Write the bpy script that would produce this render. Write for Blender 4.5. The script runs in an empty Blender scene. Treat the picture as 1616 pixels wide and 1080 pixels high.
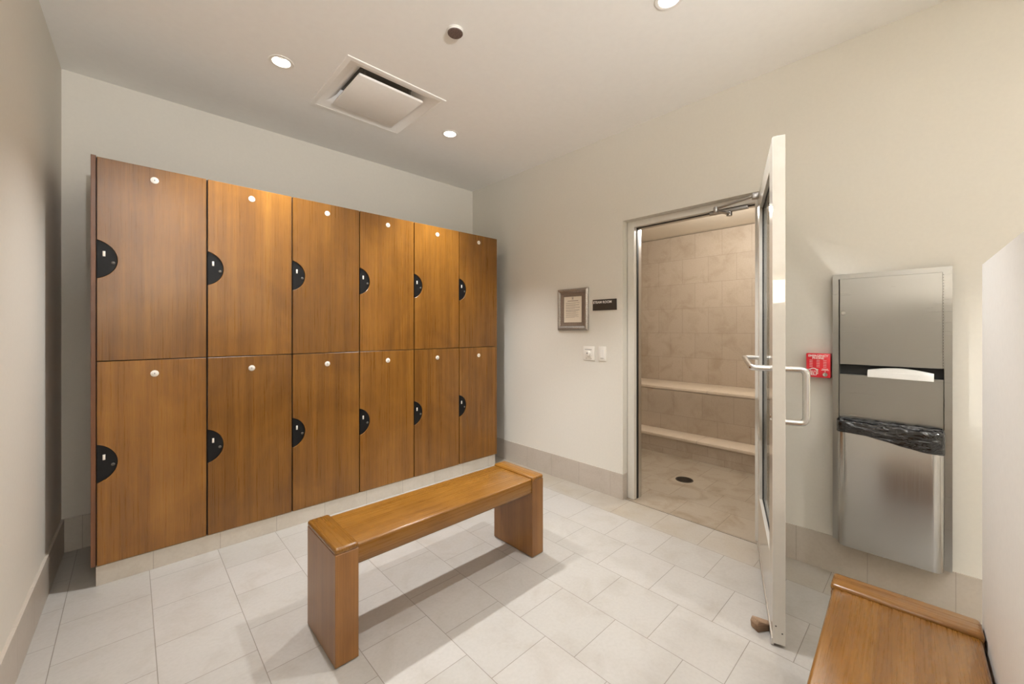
import bpy, bmesh, math, random
from mathutils import Vector, Matrix, Euler

C = bpy.context.scene.collection
PI = math.pi
random.seed(7)

# ------------------------------------------------------------------ camera
YAW = 0.8107                       # bearing of the view from the +X axis
cam_d = bpy.data.cameras.new('camera')
cam = bpy.data.objects.new('camera', cam_d)
C.objects.link(cam)
cam.location = (0, 0, 1.3)
cam.rotation_euler = (PI / 2, 0, YAW - PI / 2)
cam_d.sensor_fit = 'HORIZONTAL'
cam_d.sensor_width = 36
cam_d.lens = 633.35 / 1616 * 36
cam_d.shift_y = -(540 - 520.84) / 1616
cam_d.clip_start = 0.02
bpy.context.scene.camera = cam

# ------------------------------------------------------------------ world, exposure
W = bpy.data.worlds.new('world')
bpy.context.scene.world = W
W.use_nodes = True
W.node_tree.nodes['Background'].inputs[0].default_value = (0, 0, 0, 1)
W.node_tree.nodes['Background'].inputs[1].default_value = 0.0
vs = bpy.context.scene.view_settings
vs.view_transform = 'Standard'
vs.look = 'None'
vs.gamma = 1.0
vs.exposure = 0.28
vs.use_curve_mapping = False
cy = bpy.context.scene.cycles
cy.use_denoising = True
cy.max_bounces = 14
cy.diffuse_bounces = 8
cy.glossy_bounces = 6
cy.transparent_max_bounces = 16
cy.sample_clamp_indirect = 4.0
cy.caustics_reflective = False
cy.caustics_refractive = False

# ------------------------------------------------------------------ lamp power
P_SPOT = (142, 150, 106, 60, 60)   # the recessed downlights, in the order of DL; the last two are added fill
P_FILL = (345.0, 20.0, 300.0)        # wall sconces added to brighten the ceiling and upper walls
P_STEAM = 40.0         # lamp of the steam room
SPOT_CONE = ((104, 0.95), (84, 0.9), (92, 0.5), (92, 0.5), (92, 0.5))   # full angle in degrees, soft share
LAMP = (0.985, 0.99, 1.0)
LAMP_WARM = (1.0, 0.94, 0.86)

# ------------------------------------------------------------------ room measures
ZC = 2.8224
XR = 2.732
YB = 3.505
YEND = -2.5
DL = [(0.621, 2.555), (1.798, 2.591), (1.797, 0.841), (0.621, -0.9), (1.797, -0.9)]
SPRINKLER = (1.197, 1.678)
VENT = (1.195, 2.556)


def xleft(y):
    return -0.292 - 0.022 * (YB - y)


# ------------------------------------------------------------------ node helpers
def new_mat(name):
    m = bpy.data.materials.new(name)
    m.use_nodes = True
    nt = m.node_tree
    b = nt.nodes['Principled BSDF']
    return m, nt, b


def N(nt, kind, **kw):
    n = nt.nodes.new(kind)
    for k, v in kw.items():
        if k.startswith('i_'):
            n.inputs[k[2:].replace('_', ' ')].default_value = v
        else:
            setattr(n, k, v)
    return n


def ramp(nt, src, stops):
    r = nt.nodes.new('ShaderNodeValToRGB')
    e = r.color_ramp.elements
    while len(e) > 1:
        e.remove(e[-1])
    e[0].position = stops[0][0]
    e[0].color = (*stops[0][1], 1)
    for p, c in stops[1:]:
        q = e.new(p)
        q.color = (*c, 1)
    nt.links.new(src, r.inputs[0])
    return r


def plain(name, col, rough=0.5, metal=0.0, spec=0.5, noise=0.0, nscale=40, bump=0.0, coat=0.0):
    m, nt, b = new_mat(name)
    b.inputs['Base Color'].default_value = (*col, 1)
    b.inputs['Roughness'].default_value = rough
    b.inputs['Metallic'].default_value = metal
    b.inputs['Specular IOR Level'].default_value = spec
    b.inputs['Coat Weight'].default_value = coat
    tc = N(nt, 'ShaderNodeTexCoord')
    nz = N(nt, 'ShaderNodeTexNoise')
    nz.inputs['Scale'].default_value = nscale
    nz.inputs['Detail'].default_value = 4
    nt.links.new(tc.outputs['Object'], nz.inputs['Vector'])
    lo = tuple(max(0, c * (1 - noise)) for c in col)
    hi = tuple(min(1, c * (1 + noise)) for c in col)
    r = ramp(nt, nz.outputs['Fac'], [(0.3, lo), (0.7, hi)])
    nt.links.new(r.outputs[0], b.inputs['Base Color'])
    if bump:
        bp = N(nt, 'ShaderNodeBump')
        bp.inputs['Strength'].default_value = bump
        bp.inputs['Distance'].default_value = 0.002
        nt.links.new(nz.outputs['Fac'], bp.inputs['Height'])
        nt.links.new(bp.outputs[0], b.inputs['Normal'])
    return m


def wood(name, axis, dark, mid, light, rough=0.3, coat=0.2, spread=1.0):
    """Oiled hardwood; the grain runs along the given object axis."""
    m, nt, b = new_mat(name)
    tc = N(nt, 'ShaderNodeTexCoord')
    oi = N(nt, 'ShaderNodeObjectInfo')
    off = N(nt, 'ShaderNodeVectorMath', operation='SCALE')
    cmb = N(nt, 'ShaderNodeCombineXYZ')
    for k in range(3):
        nt.links.new(oi.outputs['Random'], cmb.inputs[k])
    nt.links.new(cmb.outputs[0], off.inputs[0])
    off.inputs['Scale'].default_value = 37.0
    add = N(nt, 'ShaderNodeVectorMath', operation='ADD')
    nt.links.new(tc.outputs['Object'], add.inputs[0])
    nt.links.new(off.outputs[0], add.inputs[1])

    def noise(cross, along, detail, dist, rough_=0.55):
        mp = N(nt, 'ShaderNodeMapping')
        s = [cross] * 3
        s['XYZ'.index(axis)] = along
        mp.inputs['Scale'].default_value = s
        nt.links.new(add.outputs[0], mp.inputs['Vector'])
        n = N(nt, 'ShaderNodeTexNoise')
        n.inputs['Scale'].default_value = 1
        n.inputs['Detail'].default_value = detail
        n.inputs['Roughness'].default_value = rough_
        n.inputs['Distortion'].default_value = dist
        nt.links.new(mp.outputs[0], n.inputs['Vector'])
        return n.outputs['Fac']
    bands = noise(16, 0.45, 3, 0.4)
    fine = noise(150, 2.2, 5, 0.1, 0.75)
    blot = noise(3.2, 2.2, 3, 0.9)
    pores = noise(420, 14, 2, 0.0)

    def mix(a, c, f):
        mx = N(nt, 'ShaderNodeMix')
        mx.data_type = 'FLOAT'
        mx.inputs[0].default_value = f
        nt.links.new(a, mx.inputs[2])
        nt.links.new(c, mx.inputs[3])
        return mx.outputs[0]
    v = mix(mix(mix(bands, fine, 0.36), blot, 0.30), pores, 0.14)
    w = 0.135 * spread
    r = ramp(nt, v, [(0.5 - w, dark), (0.5, mid), (0.5 + w, light)])
    hs = N(nt, 'ShaderNodeHueSaturation')
    rg = N(nt, 'ShaderNodeMapRange')
    rg.inputs['To Min'].default_value = 0.88
    rg.inputs['To Max'].default_value = 1.12
    nt.links.new(oi.outputs['Random'], rg.inputs['Value'])
    nt.links.new(rg.outputs[0], hs.inputs['Value'])
    nt.links.new(r.outputs[0], hs.inputs['Color'])
    nt.links.new(hs.outputs[0], b.inputs['Base Color'])
    rr = N(nt, 'ShaderNodeMapRange')
    rr.inputs['To Min'].default_value = rough - 0.06
    rr.inputs['To Max'].default_value = rough + 0.10
    nt.links.new(fine, rr.inputs['Value'])
    nt.links.new(rr.outputs[0], b.inputs['Roughness'])
    b.inputs['Coat Weight'].default_value = coat
    b.inputs['Coat Roughness'].default_value = 0.22
    bp = N(nt, 'ShaderNodeBump')
    bp.inputs['Strength'].default_value = 0.10
    bp.inputs['Distance'].default_value = 0.001
    nt.links.new(pores, bp.inputs['Height'])
    nt.links.new(bp.outputs[0], b.inputs['Normal'])
    return m


def tile(name, axes, origin, c1, c2, joint, rough=0.35, bw=0.303, rh=0.3005, offset=0.5,
         mortar=0.0016, stain=0.10, stain_col=None, spec=0.5, worn=None):
    """Stone tiles in running bond; axes names the two world axes (along the joint rows, across them)."""
    m, nt, b = new_mat(name)
    geo = N(nt, 'ShaderNodeNewGeometry')
    sp = N(nt, 'ShaderNodeSeparateXYZ')
    nt.links.new(geo.outputs['Position'], sp.inputs[0])
    cm = N(nt, 'ShaderNodeCombineXYZ')
    nt.links.new(sp.outputs['XYZ'.index(axes[0])], cm.inputs[0])
    nt.links.new(sp.outputs['XYZ'.index(axes[1])], cm.inputs[1])
    sub = N(nt, 'ShaderNodeVectorMath', operation='SUBTRACT')
    sub.inputs[1].default_value = (origin[0] - bw * 20, origin[1] - rh * 20, 0)
    nt.links.new(cm.outputs[0], sub.inputs[0])
    br = N(nt, 'ShaderNodeTexBrick')
    br.offset = offset
    br.inputs['Scale'].default_value = 1
    br.inputs['Mortar Size'].default_value = mortar
    br.inputs['Mortar Smooth'].default_value = 0.2
    br.inputs['Bias'].default_value = 0.0
    br.inputs['Brick Width'].default_value = bw
    br.inputs['Row Height'].default_value = rh
    br.inputs['Color1'].default_value = (*c1, 1)
    br.inputs['Color2'].default_value = (*c2, 1)
    br.inputs['Mortar'].default_value = (*joint, 1)
    nt.links.new(sub.outputs[0], br.inputs['Vector'])
    n1 = N(nt, 'ShaderNodeTexNoise')
    n1.inputs['Scale'].default_value = 5.5
    n1.inputs['Detail'].default_value = 7
    n1.inputs['Roughness'].default_value = 0.62
    n1.inputs['Distortion'].default_value = 0.7
    nt.links.new(geo.outputs['Position'], n1.inputs['Vector'])
    sc = stain_col or (1 - stain * 2.2, 1 - stain * 2.7, 1 - stain * 3.4)
    r1 = ramp(nt, n1.outputs['Fac'], [(0.28, sc), (0.52, (1, 1, 1)), (0.8, (1.0, 1.0, 1.0))])
    mx = N(nt, 'ShaderNodeMix')
    mx.data_type = 'RGBA'
    mx.blend_type = 'MULTIPLY'
    mx.inputs[0].default_value = 1.0
    nt.links.new(br.outputs['Color'], mx.inputs[6])
    nt.links.new(r1.outputs[0], mx.inputs[7])
    n2 = N(nt, 'ShaderNodeTexNoise')
    n2.inputs['Scale'].default_value = 70
    n2.inputs['Detail'].default_value = 5
    nt.links.new(geo.outputs['Position'], n2.inputs['Vector'])
    r2 = ramp(nt, n2.outputs['Fac'], [(0.3, (0.95, 0.945, 0.94)), (0.6, (1, 1, 1))])
    mx2 = N(nt, 'ShaderNodeMix')
    mx2.data_type = 'RGBA'
    mx2.blend_type = 'MULTIPLY'
    mx2.inputs[0].default_value = 1.0
    nt.links.new(mx.outputs[2], mx2.inputs[6])
    nt.links.new(r2.outputs[0], mx2.inputs[7])
    colour = mx2.outputs[2]
    if worn:                     # discoloured row of tiles beyond a given x
        gt = N(nt, 'ShaderNodeMath', operation='GREATER_THAN')
        gt.inputs[1].default_value = worn
        nt.links.new(sp.outputs[0], gt.inputs[0])
        n3 = N(nt, 'ShaderNodeTexNoise')
        n3.inputs['Scale'].default_value = 2.4
        n3.inputs['Detail'].default_value = 5
        nt.links.new(geo.outputs['Position'], n3.inputs['Vector'])
        r3 = ramp(nt, n3.outputs['Fac'], [(0.35, (0.86, 0.79, 0.68)), (0.65, (0.96, 0.94, 0.90))])
        mx3 = N(nt, 'ShaderNodeMix')
        mx3.data_type = 'RGBA'
        mx3.blend_type = 'MULTIPLY'
        nt.links.new(gt.outputs[0], mx3.inputs[0])
        nt.links.new(colour, mx3.inputs[6])
        nt.links.new(r3.outputs[0], mx3.inputs[7])
        colour = mx3.outputs[2]
    nt.links.new(colour, b.inputs['Base Color'])
    rr = N(nt, 'ShaderNodeMapRange')
    rr.inputs['To Min'].default_value = rough - 0.06
    rr.inputs['To Max'].default_value = rough + 0.12
    nt.links.new(n1.outputs['Fac'], rr.inputs['Value'])
    nt.links.new(rr.outputs[0], b.inputs['Roughness'])
    b.inputs['Specular IOR Level'].default_value = spec
    bp = N(nt, 'ShaderNodeBump')
    bp.invert = True
    bp.inputs['Strength'].default_value = 0.35
    bp.inputs['Distance'].default_value = 0.001
    nt.links.new(br.outputs['Fac'], bp.inputs['Height'])
    nt.links.new(bp.outputs[0], b.inputs['Normal'])
    return m


def steel(name, col, rough, across='Z', strength=0.08, turn=0.0, aniso=0.8):
    """Brushed stainless steel, brush lines running across the given axis."""
    m, nt, b = new_mat(name)
    b.inputs['Metallic'].default_value = 1
    b.inputs['Base Color'].default_value = (*col, 1)
    b.inputs['Anisotropic'].default_value = aniso
    b.inputs['Anisotropic Rotation'].default_value = turn
    tg = N(nt, 'ShaderNodeTangent')
    tg.direction_type = 'RADIAL'
    tg.axis = 'Z'
    nt.links.new(tg.outputs[0], b.inputs['Tangent'])
    tc = N(nt, 'ShaderNodeTexCoord')
    mp = N(nt, 'ShaderNodeMapping')
    s = [3, 3, 3]
    s['XYZ'.index(across)] = 700
    mp.inputs['Scale'].default_value = s
    nt.links.new(tc.outputs['Object'], mp.inputs['Vector'])
    n = N(nt, 'ShaderNodeTexNoise')
    n.inputs['Scale'].default_value = 1
    n.inputs['Detail'].default_value = 3
    nt.links.new(mp.outputs[0], n.inputs['Vector'])
    rr = N(nt, 'ShaderNodeMapRange')
    rr.inputs['To Min'].default_value = rough - 0.06
    rr.inputs['To Max'].default_value = rough + 0.06
    nt.links.new(n.outputs['Fac'], rr.inputs['Value'])
    nt.links.new(rr.outputs[0], b.inputs['Roughness'])
    bp = N(nt, 'ShaderNodeBump')
    bp.inputs['Strength'].default_value = strength
    bp.inputs['Distance'].default_value = 0.0005
    nt.links.new(n.outputs['Fac'], bp.inputs['Height'])
    nt.links.new(bp.outputs[0], b.inputs['Normal'])
    return m


def glow(name, col, strength):
    m, nt, b = new_mat(name)
    b.inputs['Base Color'].default_value = (*col, 1)
    b.inputs['Emission Color'].default_value = (*col, 1)
    b.inputs['Emission Strength'].default_value = strength
    return m


def glass_mat(name):
    m, nt, b = new_mat(name)
    out = nt.nodes['Material Output']
    tr = N(nt, 'ShaderNodeBsdfTransparent')
    tr.inputs[0].default_value = (0.93, 0.94, 0.92, 1)
    gl = N(nt, 'ShaderNodeBsdfGlossy')
    gl.inputs['Roughness'].default_value = 0.02
    fr = N(nt, 'ShaderNodeFresnel')
    fr.inputs['IOR'].default_value = 1.3
    ml = N(nt, 'ShaderNodeMath', operation='MULTIPLY')
    ml.inputs[1].default_value = 0.8
    nt.links.new(fr.outputs[0], ml.inputs[0])
    mx = N(nt, 'ShaderNodeMixShader')
    nt.links.new(ml.outputs[0], mx.inputs[0])
    nt.links.new(tr.outputs[0], mx.inputs[1])
    nt.links.new(gl.outputs[0], mx.inputs[2])
    nt.links.new(mx.outputs[0], out.inputs['Surface'])
    return m


# ------------------------------------------------------------------ materials
M = {}
M['wall'] = plain('cream wall paint', (0.69, 0.661, 0.597), 0.6, noise=0.012, nscale=60, bump=0.10, spec=0.3)
M['ceiling'] = plain('ceiling paint', (0.91, 0.90, 0.88), 0.75, noise=0.01, nscale=30, bump=0.05, spec=0.2)
M['partition'] = plain('white partition paint', (0.90, 0.885, 0.85), 0.55, noise=0.015, nscale=60, bump=0.08, spec=0.3)
M['floor'] = tile('limestone floor tiles', 'YX', (0.2275, 2.478), (0.425, 0.402, 0.372), (0.395, 0.374, 0.342), (0.235, 0.21, 0.18),
                  rough=0.30, stain=0.045, worn=2.4785)
M['floor_steam'] = tile('steam room floor tiles', 'YX', (0.2275, 2.77), (0.34, 0.285, 0.22), (0.31, 0.26, 0.20), (0.19, 0.145, 0.10),
                        rough=0.38, stain=0.13)
M['tile_y'] = tile('baseboard tiles on the side walls', 'YZ', (0.235, -1.0), (0.50, 0.445, 0.385), (0.47, 0.42, 0.36), (0.36, 0.31, 0.26),
                   rough=0.36, rh=2.0, offset=0.0, stain=0.04)
M['tile_x'] = tile('baseboard tiles along the lockers', 'XZ', (0.09, -1.0), (0.60, 0.55, 0.48), (0.56, 0.51, 0.44), (0.40, 0.35, 0.30),
                   rough=0.36, bw=0.297, rh=2.0, offset=0.0, stain=0.04)
M['steam_wall'] = tile('tan stone wall tiles', 'YZ', (0.155, 2.457), (0.465, 0.390, 0.312), (0.43, 0.357, 0.282), (0.31, 0.25, 0.19),
                       rough=0.42, rh=0.299, stain=0.07)
M['steam_side'] = tile('tan stone side wall tiles', 'XZ', (0.1, 2.457), (0.465, 0.390, 0.312), (0.43, 0.357, 0.282), (0.31, 0.25, 0.19),
                       rough=0.42, rh=0.299, stain=0.07)
M['steam_slab'] = tile('pale stone bench slabs', 'YX', (1.62, 0.0), (0.66, 0.57, 0.47), (0.63, 0.54, 0.44), (0.30, 0.24, 0.18),
                       rough=0.4, bw=0.9, rh=50.0, offset=0.0, stain=0.04)
M['steam_ceiling'] = plain('steam room ceiling plaster', (0.76, 0.69, 0.58), 0.6, noise=0.01, nscale=30)
WD, WM, WL = (0.124, 0.046, 0.0045), (0.202, 0.081, 0.0085), (0.295, 0.128, 0.018)
M['locker_wood'] = wood('locker veneer', 'Z', WD, WM, WL, rough=0.27)
M['locker_edge'] = wood('dark locker edge', 'Z', (0.10, 0.035, 0.012), (0.15, 0.055, 0.018), (0.20, 0.08, 0.028), rough=0.4)
BD, BM, BL = (0.125, 0.048, 0.005), (0.195, 0.082, 0.0095), (0.262, 0.120, 0.019)
M['seat_wood'] = wood('bench seat wood', 'X', BD, BM, BL, rough=0.26)
M['cap_wood'] = wood('bench cap wood', 'Y', BD, BM, BL, rough=0.26)
M['leg_wood'] = wood('bench leg wood', 'Z', (0.145, 0.056, 0.011), (0.215, 0.091, 0.020), (0.28, 0.127, 0.032), rough=0.34)
M['old_wood'] = wood('worn scrap wood', 'X', (0.14, 0.075, 0.04), (0.32, 0.21, 0.13), (0.60, 0.46, 0.34), rough=0.8, coat=0.0)
M['black'] = plain('black plastic', (0.006, 0.006, 0.0065), 0.5, noise=0.1, nscale=200, spec=0.25)
M['gap'] = plain('dark locker carcass', (0.016, 0.007, 0.004), 0.6, noise=0.2)
M['white_plastic'] = plain('white plastic', (0.82, 0.79, 0.73), 0.35, noise=0.01)
M['grey_mark'] = plain('grey print', (0.22, 0.21, 0.20), 0.5)
M['silver'] = plain('polished silver metal', (0.75, 0.74, 0.72), 0.22, metal=1.0)
M['alu'] = plain('satin aluminium', (0.72, 0.71, 0.69), 0.30, metal=1.0, noise=0.02)
M['door_paint'] = plain('cream grey painted metal', (0.66, 0.63, 0.57), 0.30, noise=0.015, spec=0.5, coat=0.9)
M['frame_metal'] = plain('weathered grey frame metal', (0.50, 0.47, 0.42), 0.38, metal=0.5, noise=0.05, nscale=25)
M['arm_metal'] = plain('grey closer metal', (0.42, 0.41, 0.40), 0.28, metal=1.0, noise=0.04)
M['gasket'] = plain('black rubber gasket', (0.010, 0.010, 0.011), 0.5)
M['glass'] = glass_mat('clear door glass')
M['steel'] = steel('brushed stainless steel', (0.42, 0.415, 0.40), 0.30, 'Z', 0.05)
M['steel_v'] = steel('polished stainless bin', (0.56, 0.55, 0.54), 0.24, 'Y', 0.0, turn=0.25, aniso=0.9)
M['dark_void'] = plain('black slot interior', (0.008, 0.008, 0.008), 0.6)
M['bag'] = plain('black bin liner plastic', (0.006, 0.006, 0.007), 0.12, spec=0.8)
_nt = M['bag'].node_tree
_tc, _mp, _n = N(_nt, 'ShaderNodeTexCoord'), N(_nt, 'ShaderNodeMapping'), N(_nt, 'ShaderNodeTexNoise')
_mp.inputs['Scale'].default_value = (14, 9, 26)
_mp.inputs['Rotation'].default_value = (0.5, 0, 0)
_n.inputs['Scale'].default_value = 1.0
_n.inputs['Detail'].default_value = 3
_n.inputs['Distortion'].default_value = 1.6
_bp = N(_nt, 'ShaderNodeBump')
_bp.inputs['Strength'].default_value = 0.55
_bp.inputs['Distance'].default_value = 0.02
_nt.links.new(_tc.outputs['Object'], _mp.inputs['Vector'])
_nt.links.new(_mp.outputs[0], _n.inputs['Vector'])
_nt.links.new(_n.outputs['Fac'], _bp.inputs['Height'])
_nt.links.new(_bp.outputs[0], _nt.nodes['Principled BSDF'].inputs['Normal'])
M['paper'] = plain('white paper towel', (0.82, 0.82, 0.80), 0.8, noise=0.02, nscale=300, bump=0.2)
M['red'] = plain('red painted metal', (0.62, 0.022, 0.035), 0.35, noise=0.04)
M['white_print'] = plain('white print', (0.85, 0.82, 0.80), 0.5)
M['sign'] = plain('dark bronze sign', (0.035, 0.029, 0.024), 0.4, noise=0.08, nscale=120)
M['pewter'] = plain('distressed pewter frame', (0.36, 0.325, 0.29), 0.36, metal=0.75, noise=0.35, nscale=160)
M['pewter_dark'] = plain('brown frame liner', (0.19, 0.14, 0.105), 0.5, noise=0.35, nscale=220)
M['notice'] = plain('cream notice paper', (0.74, 0.66, 0.54), 0.6, noise=0.02)
M['notice_ink'] = plain('notice ink', (0.30, 0.25, 0.20), 0.7)
M['vent'] = plain('white painted vent metal', (0.90, 0.885, 0.86), 0.6, noise=0.01, spec=0.2)
M['vent_dark'] = plain('dark vent throat', (0.24, 0.23, 0.21), 0.7)
M['bronze'] = plain('brown sprinkler cover', (0.17, 0.125, 0.11), 0.45, metal=0.3, noise=0.3, nscale=150)
M['drain'] = plain('dark drain metal', (0.035, 0.026, 0.018), 0.55, metal=0.4, noise=0.3, nscale=120)
M['lamp_white'] = plain('white lamp trim', (0.85, 0.83, 0.79), 0.4, noise=0.01)
M['lamp_glow'] = glow('glowing lamp reflector', (1.0, 0.95, 0.86), 6.0)
M['lamp_dark'] = plain('grey lamp socket', (0.10, 0.09, 0.075), 0.6)
M['lens'] = glow('glowing steam lamp lens', (1.0, 0.94, 0.86), 3.0)
M['shade'] = glow('glowing fill sconce shade', (1.0, 0.92, 0.80), 20.0)  # for the added fill sconces only


# ------------------------------------------------------------------ mesh helpers
class MB:
    def __init__(s):
        s.bm = bmesh.new()

    def _merge(s, t):
        me = bpy.data.meshes.new('tmp')
        t.to_mesh(me)
        t.free()
        s.bm.from_mesh(me)
        bpy.data.meshes.remove(me)

    def box(s, x0, x1, y0, y1, z0, z1, bevel=0.0, seg=2):
        t = bmesh.new()
        bmesh.ops.create_cube(t, size=1)
        for v in t.verts:
            v.co = Vector(((x0 + x1) / 2 + v.co.x * (x1 - x0), (y0 + y1) / 2 + v.co.y * (y1 - y0), (z0 + z1) / 2 + v.co.z * (z1 - z0)))
        if bevel:
            bmesh.ops.bevel(t, geom=list(t.edges), offset=bevel, segments=seg, profile=0.5, affect='EDGES')
        s._merge(t)
        return s

    def prism(s, pts, axis, a, b, bevel=0.0, seg=2):
        """2-D outline pts extruded along axis from a to b (pts in the two other axes, in XYZ order)."""
        t = bmesh.new()

        def P(p, w):
            q = list(p)
            q.insert('XYZ'.index(axis), w)
            return Vector(q)
        lo = [t.verts.new(P(p, a)) for p in pts]
        hi = [t.verts.new(P(p, b)) for p in pts]
        n = len(pts)
        t.faces.new(lo)
        t.faces.new(hi)
        for i in range(n):
            t.faces.new((lo[i], lo[(i + 1) % n], hi[(i + 1) % n], hi[i]))
        bmesh.ops.recalc_face_normals(t, faces=t.faces)
        if bevel:
            bmesh.ops.bevel(t, geom=list(t.edges), offset=bevel, segments=seg, profile=0.5, affect='EDGES')
        s._merge(t)
        return s

    def lathe(s, prof, center=(0, 0, 0), axis='Z', seg=40):
        """prof: (radius, height) pairs turned about the axis."""
        t = bmesh.new()
        rings = []
        for r, h in prof:
            if r < 1e-6:
                rings.append([t.verts.new((0, 0, h))])
            else:
                rings.append([t.verts.new((r * math.cos(2 * PI * k / seg), r * math.sin(2 * PI * k / seg), h)) for k in range(seg)])
        for A, B in zip(rings, rings[1:]):
            for k in range(seg):
                k2 = (k + 1) % seg
                if len(A) == 1 and len(B) == 1:
                    continue
                if len(A) == 1:
                    t.faces.new((A[0], B[k], B[k2]))
                elif len(B) == 1:
                    t.faces.new((A[k], A[k2], B[0]))
                else:
                    t.faces.new((A[k], A[k2], B[k2], B[k]))
        bmesh.ops.recalc_face_normals(t, faces=t.faces)
        if axis == 'Y':
            R = Matrix.Rotation(PI / 2, 3, 'X')      # height -> -Y
        elif axis == 'X':
            R = Matrix.Rotation(-PI / 2, 3, 'Y')     # height -> -X
        else:
            R = Matrix.Identity(3)
        for v in t.verts:
            v.co = R @ v.co + Vector(center)
        s._merge(t)
        return s

    def tube(s, pts, r, seg=14, smooth=0):
        """round bar along a polyline, ends capped."""
        t = bmesh.new()
        pts = [Vector(p) for p in pts]
        if smooth:                                   # round the inner corners
            out = [pts[0]]
            for a, b_, c in zip(pts, pts[1:], pts[2:]):
                d1 = (a - b_).normalized() * smooth
                d2 = (c - b_).normalized() * smooth
                for k in range(7):
                    w = k / 6
                    out.append((b_ + d1) * (1 - w) ** 2 + b_ * 2 * w * (1 - w) + (b_ + d2) * w ** 2)
            out.append(pts[-1])
            pts = out
        rings = []
        up = None
        for i, p in enumerate(pts):
            d = (pts[min(i + 1, len(pts) - 1)] - pts[max(i - 1, 0)]).normalized()
            if up is None:
                up = d.orthogonal().normalized()
            up = (up - d * up.dot(d)).normalized()
            w = d.cross(up)
            rings.append([t.verts.new(p + (up * math.cos(2 * PI * k / seg) + w * math.sin(2 * PI * k / seg)) * r) for k in range(seg)])
        for A, B in zip(rings, rings[1:]):
            for k in range(seg):
                t.faces.new((A[k], A[(k + 1) % seg], B[(k + 1) % seg], B[k]))
        t.faces.new(rings[0])
        t.faces.new(rings[-1])
        bmesh.ops.recalc_face_normals(t, faces=t.faces)
        s._merge(t)
        return s

    def mitre(s, rect, prof, axis_out):
        """mitred rectangular moulding. rect=(a0,a1,b0,b1); prof: (inset, height) pairs;
        axis_out maps (a, b, h) to a point."""
        t = bmesh.new()
        a0, a1, b0, b1 = rect
        loops = []
        for ins, hgt in prof:
            loops.append([t.verts.new(axis_out(a, b_, hgt)) for a, b_ in
                          ((a0 + ins, b0 + ins), (a1 - ins, b0 + ins), (a1 - ins, b1 - ins), (a0 + ins, b1 - ins))])
        n = len(loops)
        for i in range(n):
            A, B = loops[i], loops[(i + 1) % n]
            for k in range(4):
                t.faces.new((A[k], A[(k + 1) % 4], B[(k + 1) % 4], B[k]))
        bmesh.ops.recalc_face_normals(t, faces=t.faces)
        s._merge(t)
        return s

    def xf(s, mat):
        bmesh.ops.transform(s.bm, matrix=mat, verts=s.bm.verts)
        return s

    def build(s, name, mat, parent=None, angle=35):
        me = bpy.data.meshes.new(name)
        s.bm.to_mesh(me)
        s.bm.free()
        me.materials.append(M[mat])
        if angle:
            for p in me.polygons:
                p.use_smooth = True
            me.set_sharp_from_angle(angle=math.radians(angle))
        o = bpy.data.objects.new(name, me)
        C.objects.link(o)
        if parent:
            o.parent = parent
        return o


def thing(name, label, cat, loc=(0, 0, 0), rz=0.0, group=None):
    o = bpy.data.objects.new(name, None)
    o.empty_display_size = 0.05
    C.objects.link(o)
    o.location = loc
    o.rotation_euler = (0, 0, rz)
    return tag(o, label, cat, group)


def tag(o, label, cat, group=None):
    o['label'] = label
    o['category'] = cat
    if group:
        o['group'] = group
    return o


def struct(o, label=None, cat=None):
    o['kind'] = 'structure'
    if label:
        o['label'] = label
    if cat:
        o['category'] = cat
    return o


def text_mesh(name, txt, size, mat, parent, mtx, align='LEFT', extrude=0.0004, spacing=1.0, bold=0.0):
    cu = bpy.data.curves.new(name, 'FONT')
    cu.body = txt
    cu.size = size
    cu.align_x = align
    cu.extrude = extrude
    cu.offset = bold
    cu.space_character = spacing
    cu.resolution_u = 4
    o = bpy.data.objects.new(name, cu)
    C.objects.link(o)
    bpy.context.view_layer.update()
    me = bpy.data.meshes.new_from_object(o.evaluated_get(bpy.context.evaluated_depsgraph_get()))
    bpy.data.objects.remove(o)
    bpy.data.curves.remove(cu)
    me.transform(mtx)
    me.materials.clear()
    me.materials.append(M[mat])
    q = bpy.data.objects.new(name, me)
    C.objects.link(q)
    q.parent = parent
    return q


# text lying on a wall of constant x that faces -x: reading runs towards -y
def on_right_wall(x, y, z):
    return Matrix(((0, 0, -1, x), (-1, 0, 0, y), (0, 1, 0, z), (0, 0, 0, 1)))


# ------------------------------------------------------------------ the shell
DOOR_Y0, DOOR_Y1, DOOR_Z = 0.700, 1.642, 2.133      # opening in the right wall
XW = 2.892                                          # steam-room side of that wall

struct(MB().box(-0.7, 2.752, YEND - 0.1, YB + 0.1, -0.08, 0.0).build('floor', 'floor', angle=0), 'pale limestone tile floor of the locker room', 'floor')
struct(MB().box(2.755, 5.0, -0.4, 3.3, -0.08, 0.0).build('floor_steam', 'floor_steam', angle=0), 'stained tan tile floor inside the steam room', 'floor')


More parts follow.
